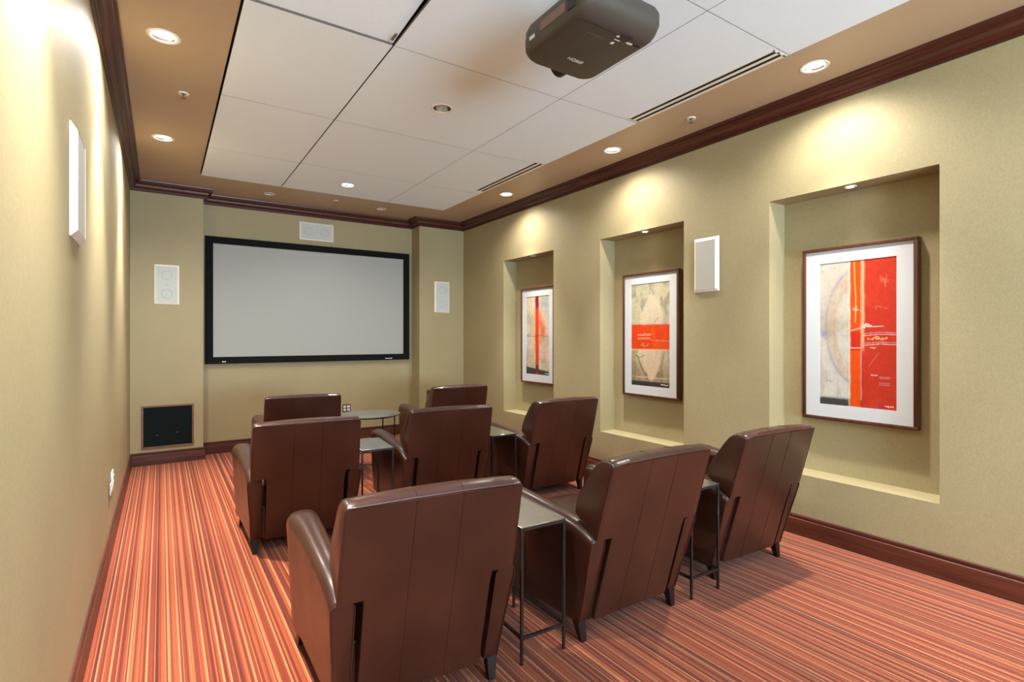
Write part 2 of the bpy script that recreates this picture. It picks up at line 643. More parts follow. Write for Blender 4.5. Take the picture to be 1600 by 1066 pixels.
# ------------------------------------------------------------------ sprinklers, slot diffusers
def sprinkler(x, y, label, plate=0.034):
    t = thing('fire_sprinkler', label, 'sprinkler', (x, y, CZ), 0, 'fire sprinklers in the soffit')
    bm = bmesh.new()
    lathe(bm, [(plate * 0.5, -0.001), (plate * 0.55, -0.006), (plate * 0.92, -0.006), (plate, -0.002), (plate, 0.0)], n=32)
    finish('escutcheon', bm, M['white'], t, 40)
    bm = bmesh.new()
    lathe(bm, [(0.002, 0.0), (0.009, 0.0), (0.009, -0.012), (0.004, -0.016), (0.004, -0.032), (0.016, -0.034), (0.016, -0.037), (0.002, -0.037)], n=20)
    finish('sprinkler_head', bm, M['brass'], t, 40)


sprinkler(0.126, 4.279, 'white-ringed fire sprinkler in the left tan soffit between two downlights')
sprinkler(3.377, 2.62, 'white-ringed fire sprinkler in the right tan soffit beside the long air slot')
sprinkler(1.781, 6.598, 'small pendant fire sprinkler in the brown soffit above the screen', 0.028)


def diffuser(y0, y1, label):
    x0, x1 = 2.962, 3.084
    t = thing('slot_diffuser', label, 'air vent', ((x0 + x1) / 2, (y0 + y1) / 2, PZ), 0, 'linear air slots at the right panel edge')
    hx, hy = (x1 - x0) / 2, (y1 - y0) / 2
    bm = bmesh.new()
    sx = [(-hx, -hx + 0.012), (-hx + 0.040, hx - 0.054), (hx - 0.026, hx)]
    for a, b in sx:
        box(bm, a, b, -hy, hy, -0.0022, 0.0)
    for s in (-1, 1):
        box(bm, -hx, hx, s * hy - 0.008 * (s > 0), s * hy + 0.008 * (s < 0), -0.0022, 0.0)
    finish('frame', bm, M['white'], t)
    for a, b in ((-hx + 0.012, -hx + 0.040), (hx - 0.054, hx - 0.026)):
        boxo('slot', (a, b, -hy + 0.008, hy - 0.008, -0.0015, -0.0002), M['slot'], t)


diffuser(1.722, 2.875, 'long twin-slot black and white air diffuser beside the projector, nearest the camera')
diffuser(4.074, 5.228, 'shorter-looking twin-slot air diffuser farther back at the panel edge')


# ------------------------------------------------------------------ projection screen
t = thing('projection_screen', 'large wall-mounted projection screen with black velvet border', 'projection screen', (1.694, YB, 1.06))
bm = bmesh.new()
ox0, ox1, oz0, oz1 = 0.426 - 1.694, 2.962 - 1.694, 0.004, 1.512
ix0, ix1, iz0, iz1 = 0.508 - 1.694, 2.876 - 1.694, 0.086, 1.430
yf, yi, yb = -0.052, -0.042, -0.004
O_ = [(ox0, oz0), (ox1, oz0), (ox1, oz1), (ox0, oz1)]
I_ = [(ix0, iz0), (ix1, iz0), (ix1, iz1), (ix0, iz1)]
ro = [bm.verts.new((x, yb, z)) for x, z in O_]
rf = [bm.verts.new((x, yf, z)) for x, z in O_]
ri = [bm.verts.new((x, yi, z)) for x, z in I_]
rb = [bm.verts.new((x, yb, z)) for x, z in I_]
for i in range(4):
    j = (i + 1) % 4
    for a, b in ((ro, rf), (rf, ri), (ri, rb), (rb, ro)):
        bm.faces.new((a[i], a[j], b[j], b[i]))
finish('frame', bm, M['black'], t)
boxo('screen_surface', (ix0 - 0.005, ix1 + 0.005, -0.036, -0.030, iz0 - 0.005, iz1 + 0.005), M['screen'], t)
bm = bmesh.new()
bx = 0.601 - 1.694
for k, (a, b) in enumerate(((0, 0.012), (0.015, 0.021), (0.024, 0.038))):
    box(bm, bx + a, bx + b, -0.054, -0.045, 0.022, 0.036)
o = finish('badge', bm, M['badge'], t)
o['label'] = 'small silver maker mark at the lower left of the border'
bm = bmesh.new()
bx = 2.607 - 1.694
for k in range(7):
    box(bm, bx + k * 0.0145, bx + k * 0.0145 + (0.011 if k not in (3, 5) else 0.013), -0.054, -0.045, 0.020, 0.034 if k in (0, 6) else 0.031)
o = finish('badge', bm, M['badge'], t)
o['label'] = 'small silver word mark at the lower right of the border'


# ------------------------------------------------------------------ in-wall speakers (built facing -Y, centre origin)
def speaker(w, h, kind, label, loc, rz):
    t = thing('wall_speaker', label, 'speaker', loc, rz, 'white in-wall speakers')
    f = 0.018 if kind != 'plain' else 0.026
    d = 0.012 if kind != 'plain' else 0.022
    bm = bmesh.new()
    W, H = w / 2, h / 2
    outs = [[(-W, -H), (W, -H), (W, H), (-W, H)], [(-W + f, -H + f), (W - f, -H + f), (W - f, H - f), (-W + f, H - f)]]
    a = [bm.verts.new((x, 0, z)) for x, z in outs[0]]
    a2 = [bm.verts.new((x, -0.004, z)) for x, z in outs[0]]
    b = [bm.verts.new((x, -d, z)) for x, z in outs[1]]
    c = [bm.verts.new((x, -d + 0.004, z)) for x, z in outs[1]]
    for i in range(4):
        j = (i + 1) % 4
        for p, q in ((a, a2), (a2, b), (b, c)):
            bm.faces.new((p[i], p[j], q[j], q[i]))
    finish('frame', bm, M['white'], t)
    g = boxo('grille', (-W + f, W - f, -d + 0.001, -0.001, -H + f, H - f), M['grille'] if kind != 'plain' else M['greygrille'], t)
    if kind != 'plain':
        def ring(name, u, v, r0, r1):
            bm = bmesh.new()
            n = 36
            for q0, q1, y0, y1 in ((r0, r1, -d - 0.0004, -d - 0.0004),):
                A = [bm.verts.new((u + q0 * math.cos(2 * PI * k / n), y0, v + q0 * math.sin(2 * PI * k / n))) for k in range(n)]
                B = [bm.verts.new((u + q1 * math.cos(2 * PI * k / n), y1, v + q1 * math.sin(2 * PI * k / n))) for k in range(n)]
                C_ = [bm.verts.new((v_.co.x, -d + 0.002, v_.co.z)) for v_ in B]
                D_ = [bm.verts.new((v_.co.x, -d + 0.002, v_.co.z)) for v_ in A]
                for k in range(n):
                    l = (k + 1) % n
                    bm.faces.new((A[k], A[l], B[l], B[k]))
                    bm.faces.new((B[k], B[l], C_[l], C_[k]))
                    bm.faces.new((A[k], A[l], D_[l], D_[k]))
            finish(name, bm, M['ring'], t)
        L = (h if kind == 'tall' else w)
        for s in (-1, 1):
            q = s * L * 0.235
            u, v = (0, q) if kind == 'tall' else (q, 0)
            ring('woofer', u, v, 0.043, 0.053)
        ring('tweeter', 0, 0, 0.010, 0.016)
    return t


speaker(0.229, 0.432, 'tall', 'white in-wall speaker with two round drivers on the left pier', (0.049, YP, 1.957), 0)
speaker(0.236, 0.442, 'tall', 'white in-wall speaker on the right pier beside the screen', (3.371, YP, 1.958), 0)
speaker(0.429, 0.230, 'wide', 'wide white in-wall centre speaker above the screen', (1.695, YB, 2.757), 0)
speaker(0.236, 0.442, 'plain', 'white in-wall speaker with plain grey grille between niches on the right wall', (XR, 2.735, 1.973), -PI / 2)
speaker(0.278, 0.418, 'plain', 'white in-wall speaker seen edge-on high on the left wall', (XL, 2.630, 1.960), PI / 2)


def subwoofer(x0, x1, label):
    t = thing('wall_subwoofer', label, 'speaker', ((x0 + x1) / 2, YP, 0.178), 0, 'black subwoofers low in the piers')
    W = (x1 - x0) / 2
    H = 0.461
    bm = bmesh.new()
    f = 0.018
    for b in ((-W, W, 0, f), (-W, W, H - f, H), (-W, -W + f, f, H - f), (W - f, W, f, H - f)):
        box(bm, b[0], b[1], -0.014, -0.0005, b[2], b[3], 0.002, 1)
    finish('frame', bm, M['subframe'], t)
    g = boxo('grille', (-W + f, W - f, -0.009, -0.001, f, H - f), M['subgrille'], t)
    for u, v in ((-W * 0.42, 0.135), (W * 0.36, 0.155)):
        bm = bmesh.new()
        bmesh.ops.create_uvsphere(bm, u_segments=12, v_segments=8, radius=0.007, matrix=Matrix.Translation((u, -0.010, v)))
        finish('grille_pin', bm, M['plate'], t, 40)


subwoofer(-0.180, 0.302, 'black square subwoofer grille with wood trim low on the left pier')
subwoofer(3.130, 3.612, 'black subwoofer with wood trim low on the right pier, mostly hidden behind an armchair')


# ------------------------------------------------------------------ outlets (built facing -Y)
def outlet(w, h, cols, label, loc, rz, plate, body):
    t = thing('wall_outlet', label, 'outlet', loc, rz)
    boxo('plate', (-w / 2, w / 2, -0.007, 0, -h / 2, h / 2), plate, t, 0.002, 1)
    n = len(cols)
    for u in cols:
        for s in (-1, 1):
            bm = bmesh.new()
            box(bm, u - 0.017, u + 0.017, -0.010, -0.006, s * 0.021 - 0.015, s * 0.021 + 0.015, 0.0015, 1)
            sk = finish('socket', bm, body, t)
            for q in (-0.006, 0.006):
                boxo('slot', (u + q - 0.0012, u + q + 0.0012, -0.0105, -0.0095, s * 0.021 - 0.005, s * 0.021 + 0.006), M['slot'], sk)


outlet(0.107, 0.105, (-0.025, 0.025), 'dark double outlet with four white sockets under the screen', (2.082, YB, 0.424), 0, M['darkplate'], M['outlet'])
outlet(0.115, 0.125, (-0.025, 0.025), 'grey metal outlet plate low on the left wall', (XL, 4.24, 0.410), PI / 2, M['plate'], M['outlet'])
outlet(0.115, 0.125, (-0.025, 0.025), 'white outlet plate low on the left wall, beside the grey one', (XL, 4.445, 0.420), PI / 2, M['outlet'], M['outlet'])


# ------------------------------------------------------------------ framed pictures
rng = np.random.default_rng(7)


def vnoise(u, v, fu, fv, seed):
    r = np.random.default_rng(seed)
    g_ = r.random((fv + 2, fu + 2))
    x, y = u * fu, v * fv
    xi, yi = np.clip(x.astype(int), 0, fu), np.clip(y.astype(int), 0, fv)
    fx, fy = x - xi, y - yi
    fx, fy = fx * fx * (3 - 2 * fx), fy * fy * (3 - 2 * fy)
    return (g_[yi, xi] * (1 - fx) + g_[yi, xi + 1] * fx) * (1 - fy) + (g_[yi + 1, xi] * (1 - fx) + g_[yi + 1, xi + 1] * fx) * fy


def fbm(u, v, fu, fv, seed):
    return sum(vnoise(u, v, fu * 2 ** k, fv * 2 ** k, seed + k) * 0.5 ** k for k in range(5)) / 1.94


def sst(a, b, x):
    t_ = np.clip((x - a) / (b - a), 0, 1)
    return t_ * t_ * (3 - 2 * t_)


def C3(*c):
    return np.array(srgb(*c)[:3])


def paint(img, mask, col):
    return img * (1 - mask[..., None]) + np.asarray(col) * mask[..., None]


def stroke(img, U, V, pts, wd, col, a=1.0, asp=2.0):
    d = np.full(U.shape, 9.0)
    for (x0, y0), (x1, y1) in zip(pts, pts[1:]):
        dx, dy = x1 - x0, (y1 - y0) * asp
        L = dx * dx + dy * dy + 1e-9
        t_ = np.clip(((U - x0) * dx + (V - y0) * asp * dy) / L, 0, 1)
        d = np.minimum(d, np.hypot(U - x0 - t_ * dx, (V - y0) * asp - t_ * dy))
    return paint(img, a * (1 - sst(wd * 0.6, wd * 1.4, d)), col)


def scrawl(img, U, V, cx, cy, wx, wy, seed, wd, col, n=14, a=1.0):
    r = np.random.default_rng(seed)
    m = n * 3
    tt = np.linspace(0, 1, m)
    ph = r.random(6) * 6.28
    xs = cx - wx + 2 * wx * tt + 0.35 * wx * np.sin(2.1 * n * tt + ph[0]) * (0.4 + 0.6 * np.sin(5 * tt + ph[1]) ** 2)
    ys = cy + wy * (0.55 * np.sin(2.6 * n * tt + ph[2]) + 0.45 * np.sin(1.1 * n * tt + ph[3])) * (0.35 + 0.65 * np.sin(4 * tt + ph[4]) ** 2)
    return stroke(img, U, V, list(zip(xs, ys)), wd * 0.62, col, a)


def art_large(U, V):       # V from 0 at the bottom to 1 at the top
    n = fbm(U, V, 4, 7, 1)
    n2 = fbm(U, V, 12, 5, 9)
    img = paint(np.tile(C3(205, 196, 182), U.shape + (1,)), sst(0.4, 0.7, n), C3(188, 178, 164))
    low = sst(0.55, 0.25, V)
    img = paint(img, low * 0.6, C3(216, 212, 204))
    rr = np.hypot((U - 0.52) / 0.44, (V - 0.55) / 0.40)
    img = paint(img, np.exp(-((rr + 0.2 * (n2 - 0.5) - 0.84) / 0.16) ** 2) * 0.5 * (0.5 + n2), C3(190, 158, 126))
    img = paint(img, np.exp(-((rr - 0.98) / 0.035) ** 2) * 0.5 * (0.4 + n), C3(128, 138, 168))
    img = paint(img, np.exp(-((rr - 0.72) / 0.03) ** 2) * 0.3 * n2, C3(138, 126, 120))
    img = paint(img, 0.6 * np.exp(-(((U - 0.06) / 0.05) ** 2 + ((V - 0.50) / 0.03) ** 2)), C3(120, 120, 180))
    img = paint(img, sst(0.56, 0.72, n2) * low * 0.35, C3(150, 146, 142))
    e = 0.02 * (fbm(U, V, 3, 24, 33) - 0.5)
    img = paint(img, sst(0.062, 0.040, V + 0.012 * (n2 - 0.5)), C3(66, 64, 64))
    right = sst(0.555, 0.575, U + e)
    img = paint(img, right, C3(196, 52, 30))
    img = paint(img, right * sst(0.5, 0.75, n) * 0.35, C3(214, 78, 44))
    edge = np.exp(-((U + e - 0.585) / 0.018) ** 2) * sst(0.36, 0.44, V)
    img = paint(img, edge * 0.8, C3(242, 196, 146))
    bar = sst(0.415, 0.425, U + e) * sst(0.565, 0.55, U + e)
    img = paint(img, bar, C3(228, 78, 14))
    img = paint(img, bar * sst(0.38, 0.39, V) * sst(0.52, 0.51, V), C3(206, 44, 18))
    img = paint(img, np.exp(-((U - 0.41 + e) / 0.010) ** 2) * 0.6, C3(240, 220, 190))
    img = stroke(img, U, V, [(0.475, 0.99), (0.478, 0.87), (0.495, 0.74), (0.488, 0.58)], 0.007, C3(248, 186, 96), 0.9)
    wht, lil = C3(240, 224, 214), C3(196, 176, 206)
    img = stroke(img, U, V, [(0.43, 0.52), (0.60, 0.545), (0.84, 0.548)], 0.005, wht, 0.8)
    for k, (vy, c_) in enumerate(((0.505, lil), (0.492, wht), (0.440, lil), (0.427, wht))):
        img = stroke(img, U, V, [(0.60, vy - 0.006), (0.80, vy + 0.004), (0.995, vy)], 0.004, c_, 0.75)
    img = stroke(img, U, V, [(0.08, 0.488), (0.25, 0.492), (0.40, 0.485)], 0.004, C3(150, 150, 190), 0.5)
    img = scrawl(img, U, V, 0.64, 0.555, 0.05, 0.022, 5, 0.006, wht)
    img = scrawl(img, U, V, 0.77, 0.466, 0.11, 0.016, 6, 0.007, C3(246, 196, 130), 12)
    img = scrawl(img, U, V, 0.49, 0.665, 0.03, 0.026, 7, 0.005, wht, 8, 0.8)
    img = scrawl(img, U, V, 0.71, 0.405, 0.035, 0.010, 8, 0.005, wht, 8, 0.7)
    img = stroke(img, U, V, [(0.43, 0.402), (0.555, 0.402)], 0.006, wht, 0.8)
    img = stroke(img, U, V, [(0.66, 0.28), (0.78, 0.37)], 0.004, C3(222, 120, 96), 0.7)
    img = scrawl(img, U, V, 0.73, 0.222, 0.04, 0.006, 11, 0.005, wht, 8, 0.9)
    for vy in (0.212, 0.203, 0.172, 0.160):
        img = stroke(img, U, V, [(0.79, vy), (0.92, vy)], 0.004, C3(196, 150, 168), 0.7)
    img = scrawl(img, U, V, 0.85, 0.85, 0.05, 0.05, 12, 0.004, C3(230, 150, 120), 16, 0.6)
    img = scrawl(img, U, V, 0.80, 0.675, 0.08, 0.02, 13, 0.004, C3(226, 130, 100), 10, 0.6)
    img = scrawl(img, U, V, 0.13, 0.165, 0.05, 0.012, 14, 0.004, C3(110, 104, 100), 8, 0.7)
    img = paint(img, 0.5 * sst(0.045, 0.02, V) * sst(0.6, 0.7, U) * sst(0.4, 0.6, n2), C3(90, 50, 120))
    img = scrawl(img, U, V, 0.92, 0.022, 0.045, 0.006, 15, 0.006, C3(245, 240, 235), 9)
    return img


def art_band(U, V):
    n = fbm(U, V, 4, 7, 21)
    n2 = fbm(U, V, 10, 10, 29)
    img = paint(np.tile(C3(196, 186, 150), U.shape + (1,)), sst(0.42, 0.66, n), C3(168, 158, 118))
    img = paint(img, sst(0.36, 0.05, V) * 0.75, C3(156, 128, 98))
    img = paint(img, sst(0.50, 0.7, n2) * 0.6, C3(116, 106, 82))
    ell = np.abs(U - 0.54) / 0.36 - np.sqrt(np.clip(1 - ((V - 0.48) / 0.42) ** 2, 0, 1)) ** 1.25
    img = paint(img, sst(0.14, -0.22, ell + 0.35 * (n2 - 0.5)) * 0.75, C3(228, 202, 172))
    img = paint(img, np.exp(-(ell / 0.025) ** 2) * 0.5 * n2 * sst(0.5, 0.6, U), C3(120, 104, 84))
    img = paint(img, sst(0.20, 0.60, n) * sst(0.5, 0.75, V) * 0.25, C3(214, 216, 196))
    e = 0.012 * (fbm(U, V, 22, 3, 40) - 0.5)
    band = sst(0.355, 0.363, V + e) * sst(0.602, 0.594, V + e)
    img = paint(img, band, C3(224, 66, 12))
    img = paint(img, band * sst(0.45, 0.7, n2) * 0.35, C3(236, 104, 34))
    img = paint(img, np.exp(-((V + e - 0.60) / 0.006) ** 2) * 0.4, C3(150, 90, 140))
    img = paint(img, np.exp(-((V + e - 0.352) / 0.008) ** 2) * 0.6, C3(238, 190, 140))
    wht = C3(246, 196, 160)
    for vy in (0.502, 0.492, 0.467, 0.458):
        img = stroke(img, U, V, [(0.17, vy), (0.5, vy + 0.004)], 0.006, wht, 0.6)
    img = scrawl(img, U, V, 0.42, 0.50, 0.12, 0.02, 42, 0.006, wht, 10, 0.6)
    img = stroke(img, U, V, [(0.50, 0.45), (0.98, 0.44)], 0.005, wht, 0.5)
    img = scrawl(img, U, V, 0.36, 0.395, 0.10, 0.03, 43, 0.006, wht, 9, 0.6)
    dk = C3(64, 54, 44)
    img = stroke(img, U, V, [(0.15, 0.30), (0.28, 0.18), (0.44, 0.07)], 0.009, dk, 0.85)
    img = stroke(img, U, V, [(0.10, 0.30), (0.22, 0.275), (0.36, 0.30)], 0.006, dk, 0.7)
    img = stroke(img, U, V, [(0.62, 0.62), (0.72, 0.665)], 0.006, dk, 0.7)
    img = scrawl(img, U, V, 0.17, 0.84, 0.05, 0.02, 44, 0.005, dk, 8, 0.6)
    img = scrawl(img, U, V, 0.5, 0.085, 0.42, 0.012, 45, 0.006, C3(222, 200, 168), 40, 0.6)
    img = paint(img, sst(0.052, 0.040, V + 0.3 * e), C3(58, 54, 54))
    img = scrawl(img, U, V, 0.88, 0.026, 0.09, 0.007, 46, 0.009, C3(235, 230, 225), 9)
    return img


def art_stripe(U, V):
    n = fbm(U, V, 4, 7, 61)
    n2 = fbm(U, V, 10, 12, 69)
    img = paint(np.tile(C3(214, 202, 180), U.shape + (1,)), sst(0.42, 0.66, n), C3(196, 184, 156))
    img = paint(img, sst(0.62, 0.95, V) * sst(0.45, 0.9, U) * 0.7, C3(168, 180, 184))
    img = paint(img, sst(0.55, 0.75, n2) * 0.4, C3(136, 130, 120))
    glow = np.exp(-((U - 0.47) / 0.13) ** 2) * sst(0.1, 0.35, V) * sst(0.90, 0.78, V)
    img = paint(img, glow * 0.8, C3(244, 150, 96))
    rr = np.hypot((U - 0.45) / 0.40, (V - 0.52) / 0.30) + 0.25 * (n2 - 0.5)
    arc = np.exp(-((rr - 0.72) / 0.30) ** 2) * sst(0.46, 0.56, U) * sst(0.38, 0.55, V) * (0.5 + 0.7 * n)
    img = paint(img, np.clip(arc, 0, 1) * 0.9, C3(234, 96, 42))
    img = paint(img, np.exp(-((U - 0.78) / 0.2) ** 2) * sst(0.48, 0.30, V) * sst(0.1, 0.2, V) * 0.4, C3(232, 168, 146))
    e = 0.03 * (fbm(U, V, 3, 20, 73) - 0.5)
    bar = sst(0.405, 0.425, U + e) * sst(0.565, 0.545, U + e)
    img = paint(img, bar, C3(218, 72, 22))
    img = paint(img, bar * sst(0.82, 0.88, V), C3(146, 26, 40))
    img = paint(img, sst(0.055, 0.042, V - 0.045 * (1 - U)), C3(66, 64, 62))
    img = paint(img, bar * sst(0.15, 0.10, V), C3(96, 56, 48))
    img = paint(img, bar * sst(0.04, 0.02, V), C3(176, 34, 30))
    dk = C3(84, 74, 64)
    img = stroke(img, U, V, [(0.02, 0.495), (0.3, 0.485), (0.6, 0.50), (0.98, 0.48)], 0.008, dk, 0.6)
    img = scrawl(img, U, V, 0.75, 0.88, 0.18, 0.06, 81, 0.006, C3(96, 110, 120), 18, 0.5)
    img = scrawl(img, U, V, 0.75, 0.30, 0.2, 0.05, 82, 0.005, dk, 14, 0.4)
    img = scrawl(img, U, V, 0.90, 0.022, 0.08, 0.005, 83, 0.010, C3(235, 230, 225), 8)
    return img


def mat_art():
    t = NT('painted_print')
    a = t.n('ShaderNodeAttribute', attribute_name='Col')
    c = t.mix(1.0, a.outputs['Color'], (0.78, 0.78, 0.78, 1), 'MULTIPLY')
    t.l(c, t.b.inputs['Base Color'])
    t.set(rough=0.55, spec=0.25)
    return t.m


M['art'] = mat_art()


def picture(yc, label, w, h, aw, ah, fn, az=0.0):
    """built facing -X: local y runs to the viewer's left"""
    t = thing('framed_picture', label, 'picture', (XN, yc, 1.404 - h / 2), 0, 'framed abstract pictures in the wall niches')
    W = w / 2
    f = 0.022
    bm = bmesh.new()
    for b in ((-W, W, 0, f), (-W, W, h - f, h), (-W, -W + f, f, h - f), (W - f, W, f, h - f)):
        box(bm, -0.062, -0.004, b[0], b[1], b[2], b[3], 0.003, 2)
    finish('frame', bm, M['frame'], t, 40)
    A, z0 = aw / 2, h / 2 - ah / 2 + az
    bm = bmesh.new()
    for b in ((-W + f, -A, f, h - f), (A, W - f, f, h - f), (-A, A, f, z0), (-A, A, z0 + ah, h - f)):
        box(bm, -0.050, -0.046, b[0], b[1], b[2], b[3])
    finish('mat_board', bm, M['mat'], t)
    nu, nv = 150, 300
    u, v = np.meshgrid(np.linspace(0, 1, nu), np.linspace(0, 1, nv))
    grit = fbm(u, v, 36, 60, 91) + 0.5 * fbm(u, v, 50, 6, 95)
    img = np.clip(fn(u, v) * (0.80 + 0.27 * grit)[..., None], 0, 1)
    verts = np.stack([np.full(u.shape, -0.0465), A - u * aw, z0 + v * ah], -1).reshape(-1, 3)
    idx = np.arange(nu * nv).reshape(nv, nu)
    q = np.stack([idx[:-1, :-1], idx[:-1, 1:], idx[1:, 1:], idx[1:, :-1]], -1).reshape(-1, 4)
    me = bpy.data.meshes.new('artwork')
    me.from_pydata(verts.tolist(), [], q.tolist())
    ca = me.color_attributes.new('Col', 'FLOAT_COLOR', 'POINT')
    ca.data.foreach_set('color', np.concatenate([img.reshape(-1, 3), np.ones((nu * nv, 1))], 1).astype(np.float32).ravel())
    me.materials.append(M['art'])
    o = bpy.data.objects.new('artwork', me)
    COL.objects.link(o)
    o.parent = t
    # backing board behind the print
    boxo('backing', (-0.046, -0.002, -W + f, W - f, f, h - f), M['mat'], t)


picture(1.684, 'large framed print, red right half and orange bar, in the nearest niche', 0.700, 1.200, 0.468, 0.982, art_large)
picture(3.480, 'framed print with broad orange band across a pale oval, in the middle niche', 0.690, 1.196, 0.472, 0.984, art_band)
picture(5.290, 'framed print with thin vertical red stripe, in the farthest niche', 0.690, 1.196, 0.478, 0.970, art_stripe)


# ------------------------------------------------------------------ projector
t = thing('ceiling_projector', 'dark brown projector hanging from the white ceiling panels', 'projector', (1.668, 1.895, PZ))


def rrect(x0, x1, y0, y1, rf_, rr_, z, ins, n=8, rear=0.0):
    out = []
    x0 += ins; x1 -= ins; y0 += ins + rear; y1 -= ins
    for cx, cy, r, a0 in ((x1 - rf_ * 0.7, y1 - rf_ * 0.7, rf_ * 0.7, 0), (x0 + rf_, y1 - rf_, rf_, PI / 2), (x0 + rr_, y0 + rr_, rr_, PI), (x1 - rr_, y0 + rr_, rr_, 1.5 * PI)):
        for k in range(n + 1):
            a = a0 + PI / 2 * k / n
            out.append((cx + r * math.cos(a), cy + r * math.sin(a), z))
    return out


X0, X1, Y0, Y1 = -0.225, 0.225, -0.285, 0.24
ZB = -0.318
bm = bmesh.new()
secs = [rrect(X0, X1, Y0, Y1, 0.085, 0.03, ZB, 0.030, rear=0.055), rrect(X0, X1, Y0, Y1, 0.092, 0.035, ZB + 0.003, 0.020, rear=0.050),
        rrect(X0, X1, Y0, Y1, 0.10, 0.04, ZB + 0.014, 0.008, rear=0.042), rrect(X0, X1, Y0, Y1, 0.10, 0.045, ZB + 0.030, 0.001, rear=0.030),
        rrect(X0, X1, Y0, Y1, 0.10, 0.05, ZB + 0.060, 0.0, rear=0.006), rrect(X0, X1, Y0, Y1, 0.10, 0.05, ZB + 0.105, 0.002, rear=0.0),
        rrect(X0, X1, Y0, Y1, 0.10, 0.05, ZB + 0.130, 0.012), rrect(X0, X1, Y0, Y1, 0.09, 0.05, ZB + 0.142, 0.035)]
loft(bm, secs)
finish('body', bm, M['projector'], t, 35)
bm = bmesh.new()
tube(bm, [(0.05, 0.20, ZB + 0.055), (0.05, 0.268, ZB + 0.055)], 0.052, 28)
ln_ = finish('lens_barrel', bm, M['projdark'], t, 40)
bm = bmesh.new()
tube(bm, [(0.05, 0.263, ZB + 0.055), (0.05, 0.2695, ZB + 0.055)], 0.040, 28)
finish('lens', bm, M['lens'], ln_, 40)
boxo('access_panel', (-0.10, 0.0, -0.13, 0.00, ZB - 0.0012, ZB + 0.002), M['projector'], t, 0.0008, 1)
# rear cable cover with its seam, latch and printed marks
boxo('cover_seam', (X0 + 0.04, X1 - 0.04, Y0 + 0.096, Y0 + 0.0985, ZB - 0.0006, ZB + 0.004), M['projdark'], t)
lt = boxo('latch', (0.045, 0.105, Y0 + 0.078, Y0 + 0.108, ZB - 0.003, ZB + 0.006), M['projdark'], t, 0.002, 1)
boxo('latch_mark', (0.030, 0.046, Y0 + 0.100, Y0 + 0.112, ZB - 0.001, ZB + 0.002), M['icon'], t)
boxo('printed_mark', (0.040, 0.072, Y0 + 0.128, Y0 + 0.133, ZB - 0.0008, ZB + 0.002), M['icon'], t)
boxo('printed_mark', (0.045, 0.062, Y0 + 0.152, Y0 + 0.168, ZB - 0.0008, ZB + 0.002), M['icon'], t)
boxo('printed_mark', (0.105, 0.140, Y0 + 0.115, Y0 + 0.127, ZB - 0.0008, ZB + 0.002), M['icon'], t)
boxo('vent_gap', (0.140, 0.185, Y0 + 0.112, Y0 + 0.124, ZB - 0.0008, ZB + 0.002), M['slot'], t)
boxo('rating_label', (X0 - 0.0012, X0 + 0.002, -0.13, 0.05, ZB + 0.050, ZB + 0.092), M['sticker'], t)
boxo('side_badge', (X0 - 0.0012, X0 + 0.002, 0.095, 0.135, ZB + 0.045, ZB + 0.062), M['icon'], t)
boxo('air_filter_cover', (X0 - 0.004, X0 + 0.004, -0.20, -0.145, ZB + 0.040, ZB + 0.110), M['projdark'], t, 0.002, 1)
fc = bpy.data.curves.new('brand', 'FONT')
fc.body = 'EPSON'
fc.size = 0.030
fc.extrude = 0.0004
fc.align_x = 'CENTER'
fo = bpy.data.objects.new('brand_tmp', fc)
COL.objects.link(fo)
me = bpy.data.meshes.new_from_object(fo.evaluated_get(bpy.context.evaluated_depsgraph_get()))
bpy.data.objects.remove(fo)
me.materials.clear()
me.materials.append(M['icon'])
o = bpy.data.objects.new('brand_lettering', me)
COL.objects.link(o)
o.parent = t
o.location = (0.012, 0.075, ZB - 0.0006)
o.rotation_euler = (0, PI, 0)
bm = bmesh.new()
box(bm, -0.09, 0.09, -0.10, 0.08, ZB + 0.142, ZB + 0.156, 0.003, 1)
lathe(bm, [(0.022, ZB + 0.15), (0.022, -0.012), (0.060, -0.010), (0.060, -0.0005)], 0, -0.01, 24, True, True)
finish('ceiling_mount', bm, M['projdark'], t, 40)


# ------------------------------------------------------------------ armchair
def yr(z):
    return -0.293 - (z - 0.09) * 0.283


def arm_top(y):
    return float(np.interp(y, [-0.42, -0.36, -0.28, -0.18, 0.0, 0.34, 0.42], [0.490, 0.520, 0.545, 0.562, 0.578, 0.600, 0.598]))


def arm_out(y):
    return float(np.interp(y, [-0.42, -0.30, 0.0, 0.20, 0.34, 0.42], [0.345, 0.353, 0.373, 0.387, 0.408, 0.412]))


def arm_section(f, ins, s):
    """ring of points; f 0 rear .. 1 front; s side"""
    yc = -0.40 + f * 0.80
    xi, xo, zt, zb = 0.262 + 0.008 * f, arm_out(yc), arm_top(yc), 0.09
    xi += ins; xo -= ins; zt -= ins * 1.2; zb += ins * 0.5
    w_ = (xo - xi) / 2
    rz = 0.034 + 0.026 * f
    pts = [(xi, zb), (xi, zb + 0.15), (xi, zt - rz - 0.08)]
    n = 11
    for k in range(n + 1):
        a = PI - PI * k / n
        ca, sa = math.cos(a), math.sin(a)
        ca = math.copysign(abs(ca) ** 0.8, ca)
        pts.append(((xi + xo) / 2 + w_ * ca, zt - rz + rz * abs(sa) ** 0.8))
    pts += [(xo - 0.006, zt - rz - 0.10), (xo - 0.016, zb + 0.16), (xo - 0.024, zb)]
    return [(s * x, (yr(z) + 0.010) * (1 - f) + (0.402 - 0.012 * ((z - 0.4) / 0.4) ** 2) * f, z) for x, z in pts]


CHAIR = thing('leather_armchair', '', 'armchair')
CHAIR_FIRST = CHAIR


